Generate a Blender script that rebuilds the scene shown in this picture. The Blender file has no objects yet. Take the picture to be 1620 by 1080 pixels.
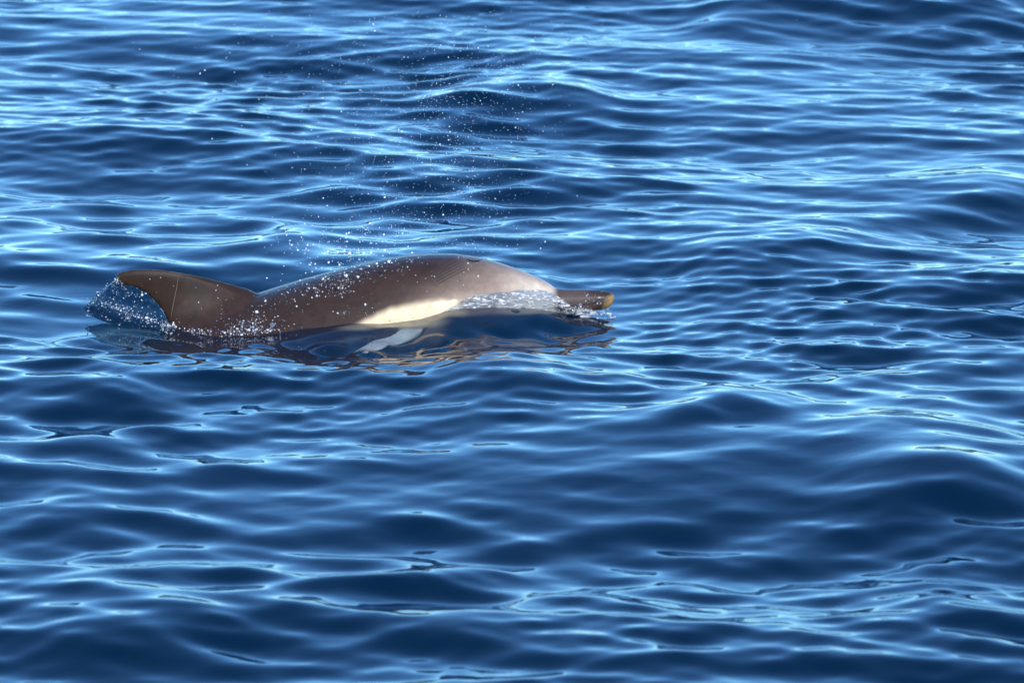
import bpy, bmesh, math, random
import numpy as np
from mathutils import Vector
from mathutils.bvhtree import BVHTree

random.seed(7)
rng = np.random.default_rng(11)
S = bpy.context.scene
COL = S.collection

# ------------------------------------------------------------------ camera
CAM_L, CAM_H, PITCH = 13.4, 3.0, math.radians(12.95)
FPX = 9000.0                                   # focal length in photo pixels (200 mm on 36 mm, 1620 px)
cam_d = bpy.data.cameras.new('camera')
cam_d.lens, cam_d.sensor_width = 200, 36
cam_d.clip_start, cam_d.clip_end = 0.5, 30000
cam_d.dof.use_dof = True
cam_d.dof.focus_distance = 13.6
cam_d.dof.aperture_fstop = 8.0
cam = bpy.data.objects.new('camera', cam_d)
cam.location = (0, -CAM_L, CAM_H)
cam.rotation_euler = (math.pi / 2 - PITCH, 0, 0)
COL.objects.link(cam)
S.camera = cam

# ------------------------------------------------------------------ sky and sun
SUN_EL, SUN_AZ = math.radians(33), math.radians(158)      # azimuth clockwise from +Y; behind the camera, a little right
world = bpy.data.worlds.new('World')
S.world = world
world.use_nodes = True
wn, wl = world.node_tree.nodes, world.node_tree.links
wn.clear()
sky = wn.new('ShaderNodeTexSky')
sky.sky_type = 'NISHITA'
sky.sun_disc = False
sky.sun_elevation = SUN_EL
sky.sun_rotation = SUN_AZ
sky.air_density = 1.0
sky.dust_density = 0.0
sky.ozone_density = 3.0
bg = wn.new('ShaderNodeBackground')
bg.inputs['Strength'].default_value = 0.15
wo = wn.new('ShaderNodeOutputWorld')
tint = wn.new('ShaderNodeMix')                 # clear, deep blue maritime air: one even tint over the whole sky
tint.data_type, tint.blend_type = 'RGBA', 'MULTIPLY'
tint.inputs[0].default_value = 1.0
tint.inputs[7].default_value = (0.53, 0.92, 1.27, 1)
wl.new(sky.outputs[0], tint.inputs[6])
wl.new(tint.outputs[2], bg.inputs['Color'])
wl.new(bg.outputs[0], wo.inputs['Surface'])

sd = bpy.data.lights.new('sun', 'SUN')
sd.energy, sd.angle, sd.color = 2.8, math.radians(0.5), (1.0, 0.91, 0.77)
sun = bpy.data.objects.new('sun', sd)
to_sun = Vector((math.sin(SUN_AZ) * math.cos(SUN_EL), math.cos(SUN_AZ) * math.cos(SUN_EL), math.sin(SUN_EL)))
sun.rotation_euler = to_sun.to_track_quat('Z', 'Y').to_euler()
sun.location = to_sun * 30
COL.objects.link(sun)

S.view_settings.view_transform = 'Standard'
S.view_settings.look = 'None'
S.view_settings.exposure = 0.65
S.view_settings.gamma = 1.0
S.render.engine = 'CYCLES'
cy = S.cycles
cy.use_denoising = True
cy.max_bounces = 10
cy.transmission_bounces = 8
cy.transparent_max_bounces = 12
cy.sample_clamp_indirect = 6.0
cy.caustics_refractive = True
cy.caustics_reflective = True


# ------------------------------------------------------------------ helpers
cp, sp = math.cos(PITCH), math.sin(PITCH)


def ray(u, v):
    a, b = (u - 810) / FPX, (540 - v) / FPX
    return Vector((a, cp + b * sp, -sp + b * cp)).normalized()


EYE = Vector((0, -CAM_L, CAM_H))


def P(u, v, Y=0.0):
    """photo pixel -> point on the vertical plane y = Y"""
    d = ray(u, v)
    return EYE + d * ((Y + CAM_L) / d.y)


def ground(u, v, Z=0.0):
    d = ray(u, v)
    return EYE + d * ((Z - CAM_H) / d.z)


K = (P(811, 500) - P(810, 500)).x          # metres per photo pixel at the dolphin


def mesh_obj(name, verts, faces, mat=None, parent=None, smooth=True):
    me = bpy.data.meshes.new(name)
    me.from_pydata([tuple(v) for v in verts], [], faces)
    me.update()
    if smooth:
        me.polygons.foreach_set('use_smooth', [True] * len(me.polygons))
    o = bpy.data.objects.new(name, me)
    if mat:
        me.materials.append(mat)
    COL.objects.link(o)
    if parent:
        o.parent = parent
    return o


def tag(o, label, cat=None, kind=None, group=None):
    o['label'] = label
    if cat:
        o['category'] = cat
    if kind:
        o['kind'] = kind
    if group:
        o['group'] = group


class Mat:
    def __init__(self, name):
        self.m = bpy.data.materials.new(name)
        self.m.use_nodes = True
        self.t = self.m.node_tree
        self.t.nodes.clear()
        self.out = self.n('ShaderNodeOutputMaterial')

    def n(self, typ, **kw):
        nd = self.t.nodes.new(typ)
        for k, v in kw.items():
            if k.startswith('i_'):
                nd.inputs[k[2:].replace('_', ' ')].default_value = v
            else:
                setattr(nd, k, v)
        return nd

    def l(self, a, b):
        self.t.links.new(a, b)

    def math(self, op, a, b=None, clamp=False):
        nd = self.n('ShaderNodeMath', operation=op, use_clamp=clamp)
        for i, x in enumerate((a, b)):
            if x is None:
                continue
            if isinstance(x, (int, float)):
                nd.inputs[i].default_value = x
            else:
                self.l(x, nd.inputs[i])
        return nd.outputs[0]

    def mix(self, f, a, b, blend='MIX'):
        nd = self.n('ShaderNodeMix', data_type='RGBA', blend_type=blend)
        for s, x in ((0, f), (6, a), (7, b)):
            if isinstance(x, (int, float)):
                nd.inputs[s].default_value = x
            elif isinstance(x, tuple):
                nd.inputs[s].default_value = (*x, 1) if len(x) == 3 else x
            else:
                self.l(x, nd.inputs[s])
        return nd.outputs[2]

    def ramp(self, fac, stops):
        nd = self.n('ShaderNodeValToRGB')
        e = nd.color_ramp.elements
        while len(e) < len(stops):
            e.new(0.5)
        for el, (p, c) in zip(e, stops):
            el.position, el.color = p, (c, c, c, 1) if isinstance(c, (int, float)) else (*c, 1)
        self.l(fac, nd.inputs[0])
        return nd.outputs[0]


def dense(pix, k):
    a = np.array(pix, float)
    t = np.linspace(0, len(a) - 1, k)
    return list(zip(np.interp(t, range(len(a)), a[:, 0]), np.interp(t, range(len(a)), a[:, 1])))


def smooth(a, b, x):
    t = np.clip((x - a) / (b - a), 0, 1)
    return t * t * (3 - 2 * t)


# ------------------------------------------------------------------ materials
def water_material():
    M = Mat('sea_water')
    co = M.n('ShaderNodeTexCoord').outputs['Object']
    mp = M.n('ShaderNodeMapping')
    mp.inputs['Scale'].default_value = (1.0, 1.5, 1.0)
    M.l(co, mp.inputs[0])
    n1 = M.n('ShaderNodeTexNoise', i_Scale=22.0, i_Detail=2.0, i_Roughness=0.45)
    M.l(mp.outputs[0], n1.inputs['Vector'])
    bp = M.n('ShaderNodeBump', i_Strength=0.10, i_Distance=0.004)
    M.l(n1.outputs[0], bp.inputs['Height'])
    gl = M.n('ShaderNodeBsdfGlossy', i_Roughness=0.03)
    gl.inputs['Color'].default_value = (1, 1, 1, 1)
    M.l(bp.outputs[0], gl.inputs['Normal'])
    body = M.n('ShaderNodeBsdfDiffuse')
    body.inputs['Color'].default_value = (0.0003, 0.054, 0.138, 1)
    rf = M.n('ShaderNodeBsdfRefraction', i_IOR=1.333, i_Roughness=0.0)
    rf.inputs['Color'].default_value = (0.95, 0.98, 1, 1)
    inner = M.n('ShaderNodeMixShader')
    inner.inputs[0].default_value = 0.80
    M.l(body.outputs[0], inner.inputs[1])
    M.l(rf.outputs[0], inner.inputs[2])
    fr = M.n('ShaderNodeFresnel', i_IOR=1.333)
    M.l(bp.outputs[0], fr.inputs['Normal'])
    mx = M.n('ShaderNodeMixShader')
    M.l(fr.outputs[0], mx.inputs[0])
    M.l(inner.outputs[0], mx.inputs[1])
    M.l(gl.outputs[0], mx.inputs[2])
    M.l(mx.outputs[0], M.out.inputs['Surface'])
    va = M.n('ShaderNodeVolumeAbsorption', i_Density=2.4)
    va.inputs['Color'].default_value = (0.40, 0.72, 0.82, 1)
    M.l(va.outputs[0], M.out.inputs['Volume'])
    return M.m


def skin_material():
    M = Mat('dolphin_skin')
    at = M.n('ShaderNodeAttribute', attribute_name='skin')
    co = M.n('ShaderNodeTexCoord').outputs['Object']
    # fine mottling
    n1 = M.n('ShaderNodeTexNoise', i_Scale=35.0, i_Detail=6.0, i_Roughness=0.65)
    M.l(co, n1.inputs['Vector'])
    mott = M.ramp(n1.outputs[0], [(0.3, 0.78), (0.7, 1.18)])
    c = M.mix(1.0, at.outputs['Color'], mott, 'MULTIPLY')
    # dark and pale pores
    vo = M.n('ShaderNodeTexVoronoi', i_Scale=75.0)
    M.l(co, vo.inputs['Vector'])
    spot = M.ramp(vo.outputs['Distance'], [(0.11, 1.0), (0.22, 0.0)])
    sep = M.n('ShaderNodeSeparateColor')
    M.l(vo.outputs['Color'], sep.inputs[0])
    pick = M.math('GREATER_THAN', sep.outputs[0], 0.78)
    wet = M.n('ShaderNodeAttribute', attribute_name='wet')
    sel = M.math('MULTIPLY', M.math('MULTIPLY', spot, pick), wet.outputs['Fac'])
    c = M.mix(sel, c, (0.012, 0.009, 0.01))
    # tooth-rake scratches: a patch of parallel lines
    rk = M.n('ShaderNodeAttribute', attribute_name='rake')
    rm = M.n('ShaderNodeAttribute', attribute_name='rake_mask')
    line = M.math('SINE', rk.outputs['Fac'])
    line = M.math('MULTIPLY', M.ramp(line, [(0.35, 0.0), (0.8, 1.0)]), rm.outputs['Fac'])
    c = M.mix(M.math('MULTIPLY', line, 0.85), c, (0.03, 0.024, 0.024))
    n2 = M.n('ShaderNodeTexNoise', i_Scale=260.0, i_Detail=2.0)
    M.l(co, n2.inputs['Vector'])
    hgt = M.math('ADD', M.math('MULTIPLY', n2.outputs[0], M.math('MULTIPLY', wet.outputs['Fac'], 0.9)),
                 M.math('MULTIPLY', line, -0.6))
    bp = M.n('ShaderNodeBump', i_Strength=0.5, i_Distance=0.0025)
    M.l(hgt, bp.inputs['Height'])
    b = M.n('ShaderNodeBsdfPrincipled', i_Roughness=0.5)
    b.inputs['IOR'].default_value = 1.36
    b.inputs['Specular IOR Level'].default_value = 0.3
    b.inputs['Coat Weight'].default_value = 0.38
    b.inputs['Coat Roughness'].default_value = 0.17
    b.inputs['Coat IOR'].default_value = 1.33
    M.l(c, b.inputs['Base Color'])
    M.l(bp.outputs[0], b.inputs['Normal'])
    M.l(b.outputs[0], M.out.inputs['Surface'])
    return M.m


def simple(name, col, rough, trans=0.0, ior=1.4):
    M = Mat(name)
    b = M.n('ShaderNodeBsdfPrincipled', i_Roughness=rough, i_IOR=ior)
    b.inputs['Base Color'].default_value = (*col, 1)
    b.inputs['Transmission Weight'].default_value = trans
    M.l(b.outputs[0], M.out.inputs['Surface'])
    return M.m


MAT_WATER = water_material()
MAT_SKIN = skin_material()
MAT_DROP = simple('white_drops', (0.9, 0.92, 0.94), 0.15, 0.3, 1.33)
MAT_CLEAR = simple('clear_drops', (0.97, 0.98, 1.0), 0.03, 0.92, 1.33)
MAT_DARK = simple('dark_wet_skin', (0.02, 0.016, 0.016), 0.2)

# ------------------------------------------------------------------ dolphin (built first, the sea is shaped round it)
# side stations in photo pixels: u, v of the axis, half height up, half height down, half width
ST = [(972, 471, 3, 3, 4), (969, 471, 8, 9, 9), (962, 472.5, 11.5, 15, 13), (948, 473, 14.5, 18, 16), (920, 474, 16.5, 20, 19),
      (895, 476, 18.5, 21, 21), (882, 478, 21.5, 24, 23), (876, 480, 26, 26, 25), (870, 482, 33, 28, 28), (862, 484, 40, 31, 32),
      (850, 486, 48, 36, 38), (835, 488, 56.5, 43, 46), (815, 491, 67.5, 52, 57), (790, 496, 81, 63, 69),
      (755, 503, 97, 76, 83), (720, 510, 109, 88, 93), (680, 516, 115, 99, 101), (640, 521, 117, 108, 107),
      (600, 527, 116, 112, 110), (560, 534, 114, 113, 111), (520, 542, 112, 111, 110), (480, 552, 111, 108, 107),
      (440, 563, 110, 103, 102), (405, 573, 109, 97, 96), (350, 591, 106, 90, 88), (300, 609, 100, 82, 78),
      (250, 629, 90, 74, 67), (180, 657, 74, 62, 50), (100, 690, 58, 50, 36), (20, 722, 42, 38, 24),
      (-60, 750, 30, 28, 16), (-130, 770, 22, 20, 12), (-190, 784, 13, 12, 8)]


def loft(rows):
    """rows: list of equal-length rings -> verts, faces with end caps"""
    V, F = [], []
    n = len(rows[0])
    for r in rows:
        V += r
    for i in range(len(rows) - 1):
        for j in range(n):
            a, b = i * n + j, i * n + (j + 1) % n
            F.append((a, b, b + n, a + n))
    F.append(tuple(range(n))[::-1])
    F.append(tuple(range((len(rows) - 1) * n, len(rows) * n)))
    return V, F


def interp_st(st, k):
    a = np.array(st, float)
    s = np.concatenate([[0], np.cumsum(np.hypot(np.diff(a[:, 0]), np.diff(a[:, 1])))])
    t = np.linspace(0, s[-1], k)
    return np.stack([np.interp(t, s, a[:, i]) for i in range(a.shape[1])], 1)


def build_body():
    V, F = [], []

    def add(v, f):
        o = len(V)
        V.extend(v)
        F.extend([tuple(i + o for i in ff) for ff in f])

    rows = []
    for u, v, hu, hd, w in ST:
        c = P(u, v)
        ring = []
        for k in range(40):
            t = 2 * math.pi * k / 40
            h = hu if math.sin(t) >= 0 else hd
            e = 0.92
            cx = math.copysign(abs(math.cos(t)) ** e, math.cos(t))
            sz = math.copysign(abs(math.sin(t)) ** e, math.sin(t))
            ring.append((c.x, cx * w * K, c.z + sz * h * K))
        rows.append(ring)
    add(*loft(rows))

    # dorsal fin: leading and trailing edges in photo pixels
    LE = [(450, 500), (418, 471), (392, 457.5), (352, 446), (312, 436), (272, 428.5), (238, 425), (212, 426), (194, 429), (183, 434)]
    TE = [(268, 570), (270, 522), (266, 508), (258, 494), (247, 479), (232, 465), (214, 455), (200, 452), (189, 450), (181, 446)]
    TH = [130, 78, 40, 22, 14, 11, 9.5, 8.5, 7.5, 6.5]
    rows = []
    for (lu, lv), (tu, tv), th in zip(LE, TE, TH):
        a, b = P(lu, lv), P(tu, tv)
        n = 14
        ring = []
        prof = [0.16 + 0.84 * math.sqrt(max(0, math.sin(math.pi * (i / (n - 1)) ** 0.62))) for i in range(n)]
        for i in range(n):
            p = a.lerp(b, i / (n - 1))
            ring.append((p.x, -prof[i] * th * K * 0.5, p.z))
        for i in reversed(range(n)):
            p = a.lerp(b, i / (n - 1))
            ring.append((p.x, prof[i] * th * K * 0.5, p.z))
        rows.append(ring)
    add(*loft(rows))

    # flippers and tail flukes: swept plates  (root -> tip), each row: leading point, trailing point, thickness
    def plate(rows_in):
        rows = []
        for a, b, th in rows_in:
            a, b = Vector(a), Vector(b)
            n = 10
            nrm = plate.n
            ring = []
            prof = [0.2 + 0.8 * math.sqrt(max(0, math.sin(math.pi * (i / (n - 1)) ** 0.7))) for i in range(n)]
            for i in range(n):
                ring.append(tuple(a.lerp(b, i / (n - 1)) + nrm * prof[i] * th / 2))
            for i in reversed(range(n)):
                ring.append(tuple(a.lerp(b, i / (n - 1)) - nrm * prof[i] * th / 2))
            rows.append(ring)
        add(*loft(rows))

    def xz(u, v, y):
        p = P(u, v)
        return (p.x, y, p.z)

    for s in (-1, 1):
        plate.n = Vector((0, 0, 1))
        def R(u, v, off=0.0):
            # flipper held out and back just under the surface
            return (P(u, 520).x * 0.985, s * (0.16 + (v - 522) * 0.003 + off), -0.033 - (v - 522) * 0.0009 + off * 0.5)
        plate.n = Vector((0, 0.85 * s, 0.53)).normalized()
        plate([(R(716, 508, -0.06), R(664, 540, -0.06), 0.034),
               (R(694, 507), R(642, 541), 0.026),
               (R(674, 509), R(606, 554), 0.022),
               (R(656, 513), R(584, 566), 0.018),
               (R(634, 522), R(568, 568), 0.014),
               (R(602, 536), R(562, 565), 0.010),
               (R(574, 550), R(562, 558), 0.008)])
    t0 = P(-190, 784)
    for s in (-1, 1):
        plate.n = Vector((0, 0, 1))
        plate([((t0.x + 0.07, s * 0.0, t0.z), (t0.x - 0.06, s * 0.0, t0.z), 0.03),
               ((t0.x + 0.04, s * 0.06, t0.z), (t0.x - 0.075, s * 0.06, t0.z), 0.024),
               ((t0.x - 0.01, s * 0.13, t0.z), (t0.x - 0.085, s * 0.13, t0.z), 0.017),
               ((t0.x - 0.08, s * 0.2, t0.z - 0.005), (t0.x - 0.115, s * 0.2, t0.z - 0.005), 0.012),
               ((t0.x - 0.13, s * 0.235, t0.z - 0.01), (t0.x - 0.14, s * 0.235, t0.z - 0.01), 0.008)])
    me = bpy.data.meshes.new('raw')
    me.from_pydata(V, [], F)
    bm = bmesh.new()
    bm.from_mesh(me)
    bmesh.ops.recalc_face_normals(bm, faces=bm.faces)
    bm.to_mesh(me)
    bm.free()
    o = bpy.data.objects.new('raw', me)
    COL.objects.link(o)
    m = o.modifiers.new('r', 'REMESH')
    m.mode, m.voxel_size, m.adaptivity = 'VOXEL', 0.0038, 0.0
    sm = o.modifiers.new('s', 'SMOOTH')
    sm.factor, sm.iterations = 0.5, 10
    dg = bpy.context.evaluated_depsgraph_get()
    out = bpy.data.meshes.new_from_object(o.evaluated_get(dg))
    bpy.data.objects.remove(o)
    bpy.data.meshes.remove(me)
    out.name = 'body'
    return out


dolphin = bpy.data.objects.new('dolphin', None)
dolphin.empty_display_size = 0.1
dolphin.location = P(560, 650)
COL.objects.link(dolphin)
tag(dolphin, 'brown grey dolphin with cream flank patch surfacing in blue sea water', 'dolphin')


def under(o, root=dolphin):
    """parent without moving"""
    o.parent = root
    o.matrix_parent_inverse.identity()
    o.data.transform(__import__('mathutils').Matrix.Translation(-Vector(root.location)))
    return o


body_me = build_body()
N = len(body_me.vertices)
co = np.empty(N * 3)
body_me.vertices.foreach_get('co', co)
co = co.reshape(-1, 3)
# body-fixed side coordinates, in photo-pixel units of the side view
p0, pu, pv = P(810, 500), P(811, 500), P(810, 501)
bu = 810 + (co[:, 0] - p0.x) / (pu.x - p0.x)
bv = 500 + (co[:, 2] - p0.z) / (pv.z - p0.z) + np.abs(co[:, 1]) * math.sin(math.radians(12.7)) / K
dark = np.array([0.043, 0.023, 0.015])
colr = np.tile(dark, (N, 1))


def blend(mask, c):
    global colr
    m = np.clip(mask, 0, 1)[:, None]
    colr = colr * (1 - m) + np.array(c) * m


blend(smooth(560, 700, bu) * smooth(425, 470, bv) * 0.55, (0.11, 0.070, 0.050))
hd = smooth(660, 800, bu + (bv - 440) * 0.9)
blend(hd * 0.92, (0.27, 0.195, 0.145))
blend(smooth(770, 850, bu) * smooth(428, 455, bv - (bu - 850) * 0.3) * 0.8, (0.66, 0.54, 0.41))
# cream flank patch, soft upper border
bd = np.interp(bu, [480, 540, 580, 620, 660, 700, 730, 760], [560, 527, 506, 488, 479, 475.5, 478, 520])
bd = bd + 0.8 * np.sin(bu * 0.07) + 0.3 * np.sin(bu * 0.31 + 1.0)
blend(smooth(-7, 8, bv - bd) * smooth(500, 545, bu) * (1 - smooth(722, 748, bu)) * (1 - smooth(522, 536, bv)), (0.74, 0.57, 0.35))  # stops below the waterline; underwater dimness is kept in the dark skin colour
# pale belly and throat
bel = np.interp(bu, [100, 400, 480, 560, 700, 860, 960], [790, 690, 650, 640, 630, 560, 500])
blend(smooth(-10, 14, bv - bel), (0.8, 0.74, 0.62))
blend(smooth(503, 516, bv) * smooth(690, 720, bu) * (bu < 884), (0.03, 0.026, 0.024))  # underwater dimness painted into the lower head, so the water looks clean blue
# beak
bk = smooth(872, 884, bu)
blend(bk, (0.085, 0.060, 0.050))
blend(smooth(915, 955, bu) * 0.8, (0.026, 0.017, 0.014))
blend(smooth(952, 966, bu + (bv - 475) * 0.35) * smooth(465, 472, bv + (bu - 960) * 0.3), (0.30, 0.18, 0.07))
# fin
fin = smooth(26, -26, bv - np.interp(bu, [180, 270, 410, 480], [520, 508, 462, 440])) * (bu < 420)
blend(fin, (0.034, 0.018, 0.010))
blend(np.exp(-((bu - 315) / 34) ** 2 - ((bv - 482) / 17) ** 2) * 0.6, (0.10, 0.064, 0.040))
blend(np.exp(-((bu - 300) / 60) ** 2 - ((bv - 432) / 4) ** 2) * 0.5 * (bu < 420), (0.11, 0.075, 0.05))
# far-side and near-side flippers, pale
blend(smooth(0.167, 0.174, np.abs(co[:, 1])) * (bu > 500) * (bv > 495), (0.93, 0.87, 0.72))
wet = 1 - 0.85 * smooth(520, 680, bu)
wet = np.maximum(wet, 0.7 * smooth(880, 900, bu))
wet = np.clip(wet * (1 - 0.55 * smooth(420, 380, bu)), 0.05, 1)
ck = math.cos(math.radians(28)) ; sk = math.sin(math.radians(28))
ru, rv = (bu - 709) * ck - (bv - 430) * sk, (bu - 709) * sk + (bv - 430) * ck
rake = rv * 2 * math.pi / 4.4
rmask = smooth(30, 20, np.abs(ru)) * smooth(15, 9, np.abs(rv))
for nm, arr in (('wet', wet), ('rake', rake), ('rake_mask', rmask)):
    a = body_me.attributes.new(nm, 'FLOAT', 'POINT')
    a.data.foreach_set('value', arr.astype(np.float32))
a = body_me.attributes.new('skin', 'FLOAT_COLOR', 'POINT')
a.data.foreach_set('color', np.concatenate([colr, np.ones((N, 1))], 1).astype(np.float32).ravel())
body_me.polygons.foreach_set('use_smooth', [True] * len(body_me.polygons))
BVH = BVHTree.FromPolygons([tuple(c) for c in co], [tuple(p.vertices) for p in body_me.polygons])
body = bpy.data.objects.new('body', body_me)
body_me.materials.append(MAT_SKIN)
COL.objects.link(body)
under(body)


def hit(u, v):
    h, n, i, d = BVH.ray_cast(EYE, ray(u, v))
    return h, n


# ------------------------------------------------------------------ sea
WL = [(150, 517), (210, 522), (260, 527), (330, 532), (400, 530), (430, 527), (480, 519), (530, 514), (560, 512.5), (620, 510.5), (660, 505),
      (700, 494), (720, 489), (780, 485), (850, 487), (900, 496), (960, 506), (1000, 505)]
wl_pts = []
for u, v in WL:
    h, n = hit(u, v)
    wl_pts.append(h if h is not None else P(u, v, -0.06 if u > 700 else -0.10))
wl_a = np.array([tuple(p) for p in wl_pts])


def axis(lo, hi, step, far, grow=1.16):
    a = list(np.arange(lo, hi + step / 2, step))
    for sgn in (1, -1):
        st, x, ext = step, (a[-1] if sgn > 0 else a[0]), []
        while abs(x) < far:
            st *= grow
            x += sgn * st
            ext.append(x)
        a = a + ext if sgn > 0 else ext[::-1] + a
    return np.array(a)


def sea():
    xs = axis(-2.2, 2.2, 0.0095, 9000)
    ys = axis(-3.9, 5.8, 0.0105, 12000)
    X, Y = np.meshgrid(xs, ys)
    dx = np.gradient(xs)[None, :]
    dy = np.gradient(ys)[:, None]
    cell = np.maximum(dx, dy)
    Z = np.zeros_like(X)
    DX = np.zeros_like(X)
    DY = np.zeros_like(X)
    r = np.random.default_rng(5)

    def waves(n, l0, l1, slope, mean, spread, chop=0.5, mask=None):
        nonlocal Z, DX, DY
        lam = np.exp(r.uniform(math.log(l0), math.log(l1), n))
        ang = mean + r.normal(0, spread, n)
        ph = r.uniform(0, 2 * math.pi, n)
        amp = slope * math.sqrt(2.0 / n) * lam / (2 * math.pi) * r.uniform(0.6, 1.3, n)
        for L, A, p, a in zip(lam, amp, ph, ang):
            k = 2 * math.pi / L
            kx, ky = k * math.cos(a), k * math.sin(a)
            att = np.clip((L / (cell * 4.0) - 0.6) / 0.8, 0, 1) * A
            if mask is not None:
                att = att * mask
            t = kx * X + ky * Y + p
            s = np.sin(t)
            Z += att * np.cos(t)
            DX -= chop * att * math.cos(a) * s
            DY -= chop * att * math.sin(a) * s

    def field(l, seed):
        q = np.random.default_rng(seed)
        f = np.zeros_like(X)
        for _ in range(10):
            a, L = q.uniform(0, 6.28), l * q.uniform(0.7, 1.6)
            f += np.cos(2 * math.pi / L * (math.cos(a) * X + math.sin(a) * Y) + q.uniform(0, 6.28))
        return 1 / (1 + np.exp(-f * 0.8))

    toward = math.radians(-97)
    waves(14, 2.2, 6.5, 0.030, math.radians(-110), 0.5)
    waves(34, 0.7, 2.0, 0.050, toward, 0.42)
    ZL = Z.copy()
    near = np.exp(-((X + 0.40) / 1.15) ** 2 - ((Y + 0.55) / 0.45) ** 2)
    m1 = 0.55 + 0.9 * field(2.6, 3)
    waves(80, 0.13, 0.42, 0.088, toward, 0.44, mask=m1)
    waves(22, 0.25, 0.7, 0.030, toward + 0.7, 0.2, mask=field(2.2, 14) * 1.6)
    m2 = np.maximum(0.25 + 1.1 * field(1.8, 9), 1.9 * near) + 0.7 * np.exp(-((X - 0.75) / 0.5) ** 2 - ((Y - 0.2) / 1.0) ** 2)
    waves(64, 0.065, 0.14, 0.056, toward, 0.48, mask=m2)
    near2 = np.exp(-((X + 0.3) / 0.25) ** 2 - ((Y + 0.29) / 0.10) ** 2)
    m3 = 0.1 + 1.0 * field(1.4, 21)
    waves(30, 0.04, 0.08, 0.014, toward, 0.9, mask=m3)
    # single larger wavelets: crest lines (photo pixels on the water plane), height, half width
    for line, hgt, wid in [([(960, 705), (1150, 655), (1340, 695)], 0.030, 0.13), ([(1260, 772), (1450, 768), (1680, 775)], 0.050, 0.30),
                           ([(640, 612), (800, 600), (960, 612)], 0.035, 0.24), ([(620, 172), (850, 145), (1010, 165)], 0.050, 0.28),
                           ([(-40, 650), (180, 632), (340, 642)], 0.028, 0.16), ([(330, 392), (450, 382), (570, 388)], 0.030, 0.2),
                           ([(1300, 962), (1480, 960), (1680, 990)], 0.035, 0.22), ([(-40, 985), (180, 1000), (420, 1030)], 0.035, 0.22),
                           ([(1050, 45), (1300, 12), (1660, 5)], 0.06, 0.36), ([(-40, 835), (90, 800), (240, 830)], 0.03, 0.2),
                           ([(1000, 462), (1200, 415), (1420, 350), (1680, 285)], 0.035, 0.26)]:
        g = np.array([tuple(ground(u, v)) for u, v in dense(line, 24)])
        yc = np.interp(X, g[:, 0], g[:, 1])
        q = (Y - yc) / np.where(Y < yc, wid, wid * 1.6)
        f = smooth(g[0, 0], g[0, 0] + 0.25, X) * smooth(g[-1, 0], g[-1, 0] - 0.25, X)
        bump = 0.75 * hgt * np.exp(-q * q) * f
        Z += bump
        ZL += bump
    # water held level along the animal's near side (bow swell and wake)
    yl = np.interp(X, wl_a[:, 0], wl_a[:, 1])
    zl = np.interp(X, wl_a[:, 0], wl_a[:, 2])
    d = Y - yl
    ends = smooth(wl_a[0, 0] - 0.35, wl_a[0, 0] + 0.05, X) * smooth(wl_a[-1, 0] + 0.3, wl_a[-1, 0] - 0.02, X)
    w = np.where(d < 0, np.exp(-(d / 0.32) ** 2), np.exp(-(d / 0.42) ** 2)) * ends
    wn_ = np.where(d < 0, np.exp(-(d / 0.10) ** 2), 1.0) * ends * np.where(d < 0, 1.0, np.exp(-(d / 0.42) ** 2))
    ZS = Z - ZL
    Z = ZL * (1 - w) + zl * w + ZS * (1 - 0.62 * wn_)
    # the swell pushed up along the flank falls away towards the viewer, then a small trough
    A = 0.032 * smooth(P(400, 500).x, P(500, 500).x, X) * smooth(P(970, 500).x, P(860, 500).x, X)
    D = 0.17
    g = np.where(d < 0, np.where(-d < D, 0.5 * (1 - np.cos(np.pi * -d / D)), np.exp(-((-d - D) / 0.28) ** 2)), 0)
    Z = Z - A * g
    # short ripples thrown off the flipper
    for L, a, p, h in [(0.085, -1.2, 0.3, 0.0016), (0.066, -2.1, 1.9, 0.0011), (0.11, -0.5, 4.0, 0.0017), (0.075, -1.6, 2.2, 0.0010)]:
        Z += 2.3 * h * near2 * np.sin(2 * math.pi / L * (math.cos(a) * X + math.sin(a) * Y) + p)
    DX *= 1 - 0.9 * wn_
    DY *= 1 - 0.9 * wn_
    ny, nx = X.shape
    V = np.stack([X + DX, Y + DY, Z], -1).reshape(-1, 3)
    idx = np.arange(nx * ny).reshape(ny, nx)
    Q = np.stack([idx[:-1, :-1], idx[:-1, 1:], idx[1:, 1:], idx[1:, :-1]], -1).reshape(-1, 4)
    me = bpy.data.meshes.new('sea')
    me.vertices.add(len(V))
    me.vertices.foreach_set('co', V.astype(np.float32).ravel())
    me.loops.add(len(Q) * 4)
    me.loops.foreach_set('vertex_index', Q.astype(np.int32).ravel())
    me.polygons.add(len(Q))
    me.polygons.foreach_set('loop_start', np.arange(0, len(Q) * 4, 4, dtype=np.int32))
    me.polygons.foreach_set('use_smooth', np.ones(len(Q), bool))
    me.update(calc_edges=True)
    me.materials.append(MAT_WATER)
    o = bpy.data.objects.new('sea', me)
    COL.objects.link(o)
    tag(o, 'deep blue rippled sea water reflecting the sky', kind='structure')
    return o, (xs, ys, Z)


sea_o, SEA = sea()


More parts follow.
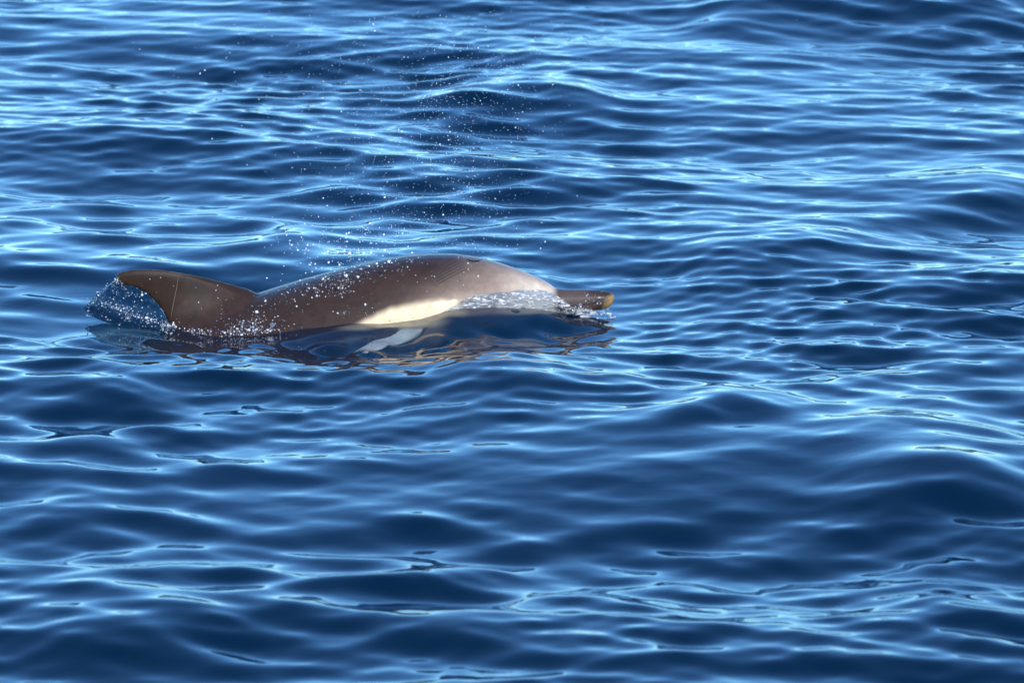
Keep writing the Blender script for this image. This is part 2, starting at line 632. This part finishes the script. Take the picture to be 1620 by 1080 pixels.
# ------------------------------------------------------------------ small parts of the dolphin
def tube(pts, rad, n=8):
    """pts: Vectors, rad: radius or list -> verts, faces"""
    V, F = [], []
    m = len(pts)
    for i, p in enumerate(pts):
        t = (pts[min(i + 1, m - 1)] - pts[max(i - 1, 0)]).normalized()
        a = t.orthogonal().normalized()
        b = t.cross(a)
        r = rad[i] if isinstance(rad, (list, tuple)) else rad
        V += [p + (a * math.cos(2 * math.pi * k / n) + b * math.sin(2 * math.pi * k / n)) * r for k in range(n)]
    for i in range(m - 1):
        for k in range(n):
            F.append((i * n + k, i * n + (k + 1) % n, (i + 1) * n + (k + 1) % n, (i + 1) * n + k))
    F.append(tuple(range(n))[::-1])
    F.append(tuple(range((m - 1) * n, m * n)))
    return V, F


def on_skin(pix, lift=0.0):
    out = []
    for u, v in pix:
        h, n = hit(u, v)
        if h is not None:
            out.append(h + n * lift)
    return out


def taper(n, r):
    return [r * (0.25 + 0.75 * math.sin(math.pi * (i + 0.5) / n)) for i in range(n)]


MAT_PALE = simple('pale_line', (0.15, 0.115, 0.09), 0.4)
pts = on_skin(dense([(738, 410), (744, 412.5), (750, 414), (755, 413.5), (760, 411), (765, 408)], 18), -0.0006)
under(mesh_obj('blowhole', *tube(pts, taper(len(pts), 0.0036)), MAT_DARK))
pts = on_skin(dense([(283, 433), (281, 445), (279, 458), (276, 472), (273, 486), (271, 498), (270, 508)], 30), 0.0)
under(mesh_obj('fin_crease', *tube(pts, taper(len(pts), 0.0009)), MAT_PALE))
pts = on_skin(dense([(968, 474), (950, 478), (920, 482), (890, 486), (862, 489)], 40), -0.0005)
for sgn in (1, -1):
    q = [Vector((p.x, p.y * sgn, p.z)) for p in pts]
    under(mesh_obj('mouth_line', *tube(q, taper(len(q), 0.0016)), MAT_DARK))
h, n = hit(812, 500)
for sgn in (1, -1):
    bm = bmesh.new()
    bmesh.ops.create_uvsphere(bm, u_segments=16, v_segments=10, radius=0.011)
    for vv in bm.verts:
        vv.co = Vector((vv.co.x * 1.25, vv.co.y * 0.6, vv.co.z * 0.8)) + Vector((h.x, (h.y + 0.002) * sgn, h.z))
    me = bpy.data.meshes.new('eye')
    bm.to_mesh(me)
    bm.free()
    me.materials.append(MAT_DARK)
    o = bpy.data.objects.new('eye', me)
    COL.objects.link(o)
    under(o)

# ------------------------------------------------------------------ moving water: film, sheet, drops, foam
def noise2(x, y, seed, sc):
    q = np.random.default_rng(seed)
    f = 0.0
    for i in range(9):
        a, k = q.uniform(0, 6.28), sc * q.uniform(0.6, 2.2)
        f = f + math.sin(k * (math.cos(a) * x + math.sin(a) * y) + q.uniform(0, 6.28)) / 3
    return f


def film_material(name, foam_lo, foam_hi, scale, blue, stretch):
    M = Mat(name)
    co = M.n('ShaderNodeTexCoord').outputs['Object']
    mp = M.n('ShaderNodeMapping')
    mp.inputs['Scale'].default_value = stretch
    M.l(co, mp.inputs[0])
    n1 = M.n('ShaderNodeTexNoise', i_Scale=scale, i_Detail=5.0, i_Roughness=0.7, i_Distortion=0.6)
    M.l(mp.outputs[0], n1.inputs['Vector'])
    bp = M.n('ShaderNodeBump', i_Strength=1.0, i_Distance=0.006)
    M.l(n1.outputs[0], bp.inputs['Height'])
    foam = M.ramp(n1.outputs[0], [(foam_lo, 0.0), (foam_hi, 1.0)])
    tr = M.n('ShaderNodeBsdfTransparent')
    tr.inputs['Color'].default_value = (0.80, 0.88, 0.93, 1)
    df = M.n('ShaderNodeBsdfDiffuse')
    df.inputs['Color'].default_value = (0.001, 0.016, 0.042, 1)
    clear = M.n('ShaderNodeMixShader')
    clear.inputs[0].default_value = blue
    M.l(tr.outputs[0], clear.inputs[1])
    M.l(df.outputs[0], clear.inputs[2])
    wh = M.n('ShaderNodeBsdfDiffuse')
    wh.inputs['Color'].default_value = (0.78, 0.74, 0.68, 1)
    M.l(bp.outputs[0], wh.inputs['Normal'])
    m1 = M.n('ShaderNodeMixShader')
    M.l(foam, m1.inputs[0])
    M.l(clear.outputs[0], m1.inputs[1])
    M.l(wh.outputs[0], m1.inputs[2])
    gl = M.n('ShaderNodeBsdfGlossy', i_Roughness=0.08)
    gl.inputs['Color'].default_value = (1, 1, 1, 1)
    M.l(bp.outputs[0], gl.inputs['Normal'])
    fr = M.n('ShaderNodeFresnel', i_IOR=1.333)
    M.l(bp.outputs[0], fr.inputs['Normal'])
    m2 = M.n('ShaderNodeMixShader')
    M.l(M.math('MULTIPLY', fr.outputs[0], 0.55), m2.inputs[0])
    M.l(m1.outputs[0], m2.inputs[1])
    M.l(gl.outputs[0], m2.inputs[2])
    M.l(m2.outputs[0], M.out.inputs['Surface'])
    return M.m


MAT_FILM = film_material('foaming_film', 0.465, 0.60, 110.0, 0.12, (0.55, 1.0, 1.9))
MAT_SHEET = film_material('clear_sheet', 0.64, 0.72, 60.0, 0.82, (1.0, 1.0, 1.0))


def grid_faces(nr, nc):
    return [(i * nc + j, i * nc + j + 1, (i + 1) * nc + j + 1, (i + 1) * nc + j) for i in range(nr - 1) for j in range(nc - 1)]


# film of water over the jaw and the beak
FT = [(700, 494), (712, 487), (730, 476), (755, 467), (780, 463.5), (800, 461), (830, 458.5), (850, 458), (876, 463), (890, 474), (905, 486),
      (930, 490), (950, 493), (966, 496), (974, 500)]
FB = [(700, 497), (720, 492), (780, 488), (850, 490), (900, 499), (950, 508), (974, 508)]
us = np.arange(700, 975, 2.0)
nr = 16
V = []
for i in range(nr):
    t = i / (nr - 1)
    for u in us:
        tv = np.interp(u, *zip(*FT)) + 0.8 * noise2(u, 0, 4, 0.12)
        bv_ = np.interp(u, *zip(*FB))
        v = tv * (1 - t) + bv_ * t
        h, n = hit(u, v)
        lift = 0.0055 * math.sin(math.pi * min(1, t * 1.6 + 0.04) * 0.5) + 0.0013 * noise2(u, v, 8, 0.3) * min(1, t * 4)
        if h is None or (h - EYE).length > 13.75:
            p = P(u, v, -0.035)
        else:
            p = h
        V.append(p - ray(u, v) * lift + Vector((0, 0, 0.4 * lift)))
# even out the depth so that the film is one continuous skin
Va = np.array([tuple(p) for p in V]).reshape(nr, len(us), 3)
for _ in range(3):
    Va[1:-1, 1:-1, 1] = (Va[1:-1, 1:-1, 1] * 2 + Va[:-2, 1:-1, 1] + Va[2:, 1:-1, 1] + Va[1:-1, :-2, 1] + Va[1:-1, 2:, 1]) / 6
film = mesh_obj('water_film', Va.reshape(-1, 3), grid_faces(nr, len(us)), MAT_FILM)
tag(film, 'thin silvery film of foaming water running over the jaw and beak', kind='stuff')

# sheet of water torn up behind the dorsal fin
EA = dense([(185, 440), (196, 449), (214, 455), (232, 465), (247, 479), (258, 494), (266, 508), (272, 524)], 40)
EB = dense([(184, 441), (170, 452), (152, 466), (140, 478), (132, 487), (150, 503), (185, 516), (225, 523), (270, 527)], 40)
V = []
nc = 26
for (au, av), (bu_, bv_) in zip(EA, EB):
    for j in range(nc):
        t = j / (nc - 1)
        u, v = au * (1 - t) + bu_ * t, av * (1 - t) + bv_ * t
        Yd = -0.055 * math.sin(math.pi * t) * min(1, (v - 438) / 40) - 0.004 * noise2(u, v, 31, 0.22) - 0.06 * t * min(1, max(0, v - 470) / 50)
        V.append(P(u, v, Yd))
sheet = mesh_obj('water_sheet', V, grid_faces(40, nc), MAT_SHEET)
tag(sheet, 'clear sheet of water torn up behind the curved dorsal fin', kind='stuff')
SHEET_V = V


def drops(name, items, label, clear=0.6, mat=MAT_DROP, sub=1):
    """items: (centre, radius) -> one mesh of small uneven drops"""
    bm = bmesh.new()
    bmesh.ops.create_icosphere(bm, subdivisions=sub, radius=1)
    bv = np.array([tuple(x.co) for x in bm.verts])
    bf = np.array([[x.index for x in f.verts] for f in bm.faces])
    bm.free()
    n = len(items)
    c = np.array([tuple(i[0]) for i in items])
    r = np.array([i[1] for i in items])
    st = rng.uniform(0.75, 1.3, (n, 1, 3))
    Vv = c[:, None, :] + bv[None] * r[:, None, None] * st * rng.uniform(0.72, 1.28, (n, len(bv), 1))
    Ff = (bf[None] + (np.arange(n) * len(bv))[:, None, None]).reshape(-1, 3)
    o = mesh_obj(name, Vv.reshape(-1, 3), Ff.tolist(), mat)
    o.data.materials.append(MAT_CLEAR)
    o.data.polygons.foreach_set('material_index', np.repeat((rng.random(n) < clear).astype(np.int32), len(bf)))
    tag(o, label, kind='stuff')
    return o


# blow: fine spray in the air over the head and back
items = []
for _ in range(2400):
    t = random.random() ** 0.8
    v = 405 - 390 * t
    half = 90 + 190 * t
    u = 610 + 10 * t + random.gauss(0, 0.62) * half
    if random.random() < 0.4:
        u = random.gauss(740, 70)
        v = random.uniform(70, 400)
    r = 0.35 + 0.17 * random.expovariate(1.0)
    items.append((P(u, v, random.uniform(-0.16, 0.2)), min(r, 1.7) * K))
for _ in range(260):
    u = random.gauss(535, 60)
    v = random.gauss(395, 28)
    items.append((P(u, v, random.uniform(-0.12, 0.1)), min(0.5 + 0.4 * random.expovariate(1.0), 2.2) * K))
for u, v, r in [(519, 398, 2.6), (553, 401, 3.6), (571, 402, 4.0), (576, 399, 2.8), (587, 400, 3.2), (545, 396, 2.2), (534, 398, 2.4), (490, 418, 3.0),
                (537, 419, 2.8), (584, 421, 2.6), (608, 396, 2.6), (615, 414, 3.0), (548, 436, 3.2), (566, 438, 2.8), (652, 400, 2.2), (607, 371, 2.2),
                (629, 372, 2.4), (548, 370, 2.2), (549, 382, 2.0), (500, 424, 2.0), (509, 423, 2.2), (596, 417, 2.4), (567, 397, 2.2), (560, 393, 1.8)]:
    items.append((P(u, v, random.uniform(-0.17, -0.1)), r * K * 0.8))
for _ in range(70):
    items.append((P(random.gauss(590, 110), random.uniform(540, 640), random.uniform(-0.5, -0.3)), random.uniform(0.4, 0.7) * K))
drops('spray', items, 'fine white spray of blown water drops over the dolphin', clear=0.3)

# beads of water clinging to the skin
items = []


def bead(u, v, r):
    h, n = hit(u, v)
    if h is not None:
        items.append((h + n * r * K * 0.35, r * K))


for _ in range(400):
    u = random.gauss(515, 60)
    top = np.interp(u, [405, 480, 560, 640, 720], [464, 441, 420, 404, 401])
    bead(u, top + abs(random.gauss(0, 26)) + 1, min(0.30 + 0.36 * random.expovariate(1.0), 2.2))
for cu, cv, s_, k in [(537, 458, 8, 45), (546, 448, 6, 25), (520, 448, 9, 25), (545, 495, 8, 30), (585, 490, 6, 14), (410, 508, 16, 60), (560, 437, 12, 30), (350, 470, 16, 25)]:
    for _ in range(k):
        bead(random.gauss(cu, s_), random.gauss(cv, s_), 0.4 + 0.45 * random.expovariate(1.0))
for _ in range(110):
    bead(random.uniform(580, 760), 404 + abs(random.gauss(0, 28)), 0.4 + 0.3 * random.expovariate(1.0))
for _ in range(60):
    bead(random.uniform(195, 400), random.uniform(428, 512), 0.3 + 0.25 * random.expovariate(1.0))
for _ in range(45):
    bead(random.uniform(925, 968), random.uniform(459, 482), 0.4 + 0.3 * random.expovariate(1.0))
drops('water_beads', items, 'small bright water beads clinging to the wet dolphin skin')

# broken water: round the fin base, in the torn sheet and under the beak
items = []
for cu, su, cv, sv, k in [(272, 8, 517, 5, 70), (305, 18, 525, 3, 70), (345, 25, 527, 3.5, 90), (398, 22, 512, 9, 150), (415, 20, 522, 5, 90), (380, 14, 522, 6, 60)]:
    for _ in range(k):
        u, v = random.gauss(cu, su), random.gauss(cv, sv)
        if v > np.interp(u, [260, 330, 400, 430, 480], [528, 533, 531, 528, 520]):
            continue
        h, n = hit(u, v)
        p = h if h is not None else P(u, v, -0.1)
        items.append((p - ray(u, v) * 0.005, min(0.32 + 0.45 * random.expovariate(1.0), 3.6) * K))
for _ in range(420):
    p = random.choice(SHEET_V)
    items.append((p + Vector((random.gauss(0, .004), -0.004, random.gauss(0, .004))), (0.35 + 0.4 * random.expovariate(1.2)) * K))
for _ in range(240):
    t = random.random()
    u, v = 168 + 105 * t + random.gauss(0, 5), 482 + 36 * t + random.gauss(0, 4.5)
    items.append((P(u, v, -0.085), (0.4 + 0.45 * random.expovariate(1.2)) * K))
for _ in range(150):
    t = random.random()
    u, v = 905 + 62 * t, 488 + 9 * t + random.gauss(0, 4)
    items.append((P(u, v, -0.05), (0.35 + 0.4 * random.expovariate(1.2)) * K))
drops('broken_water', items, 'white broken water splashing round the fin base and under the beak', clear=0.6)
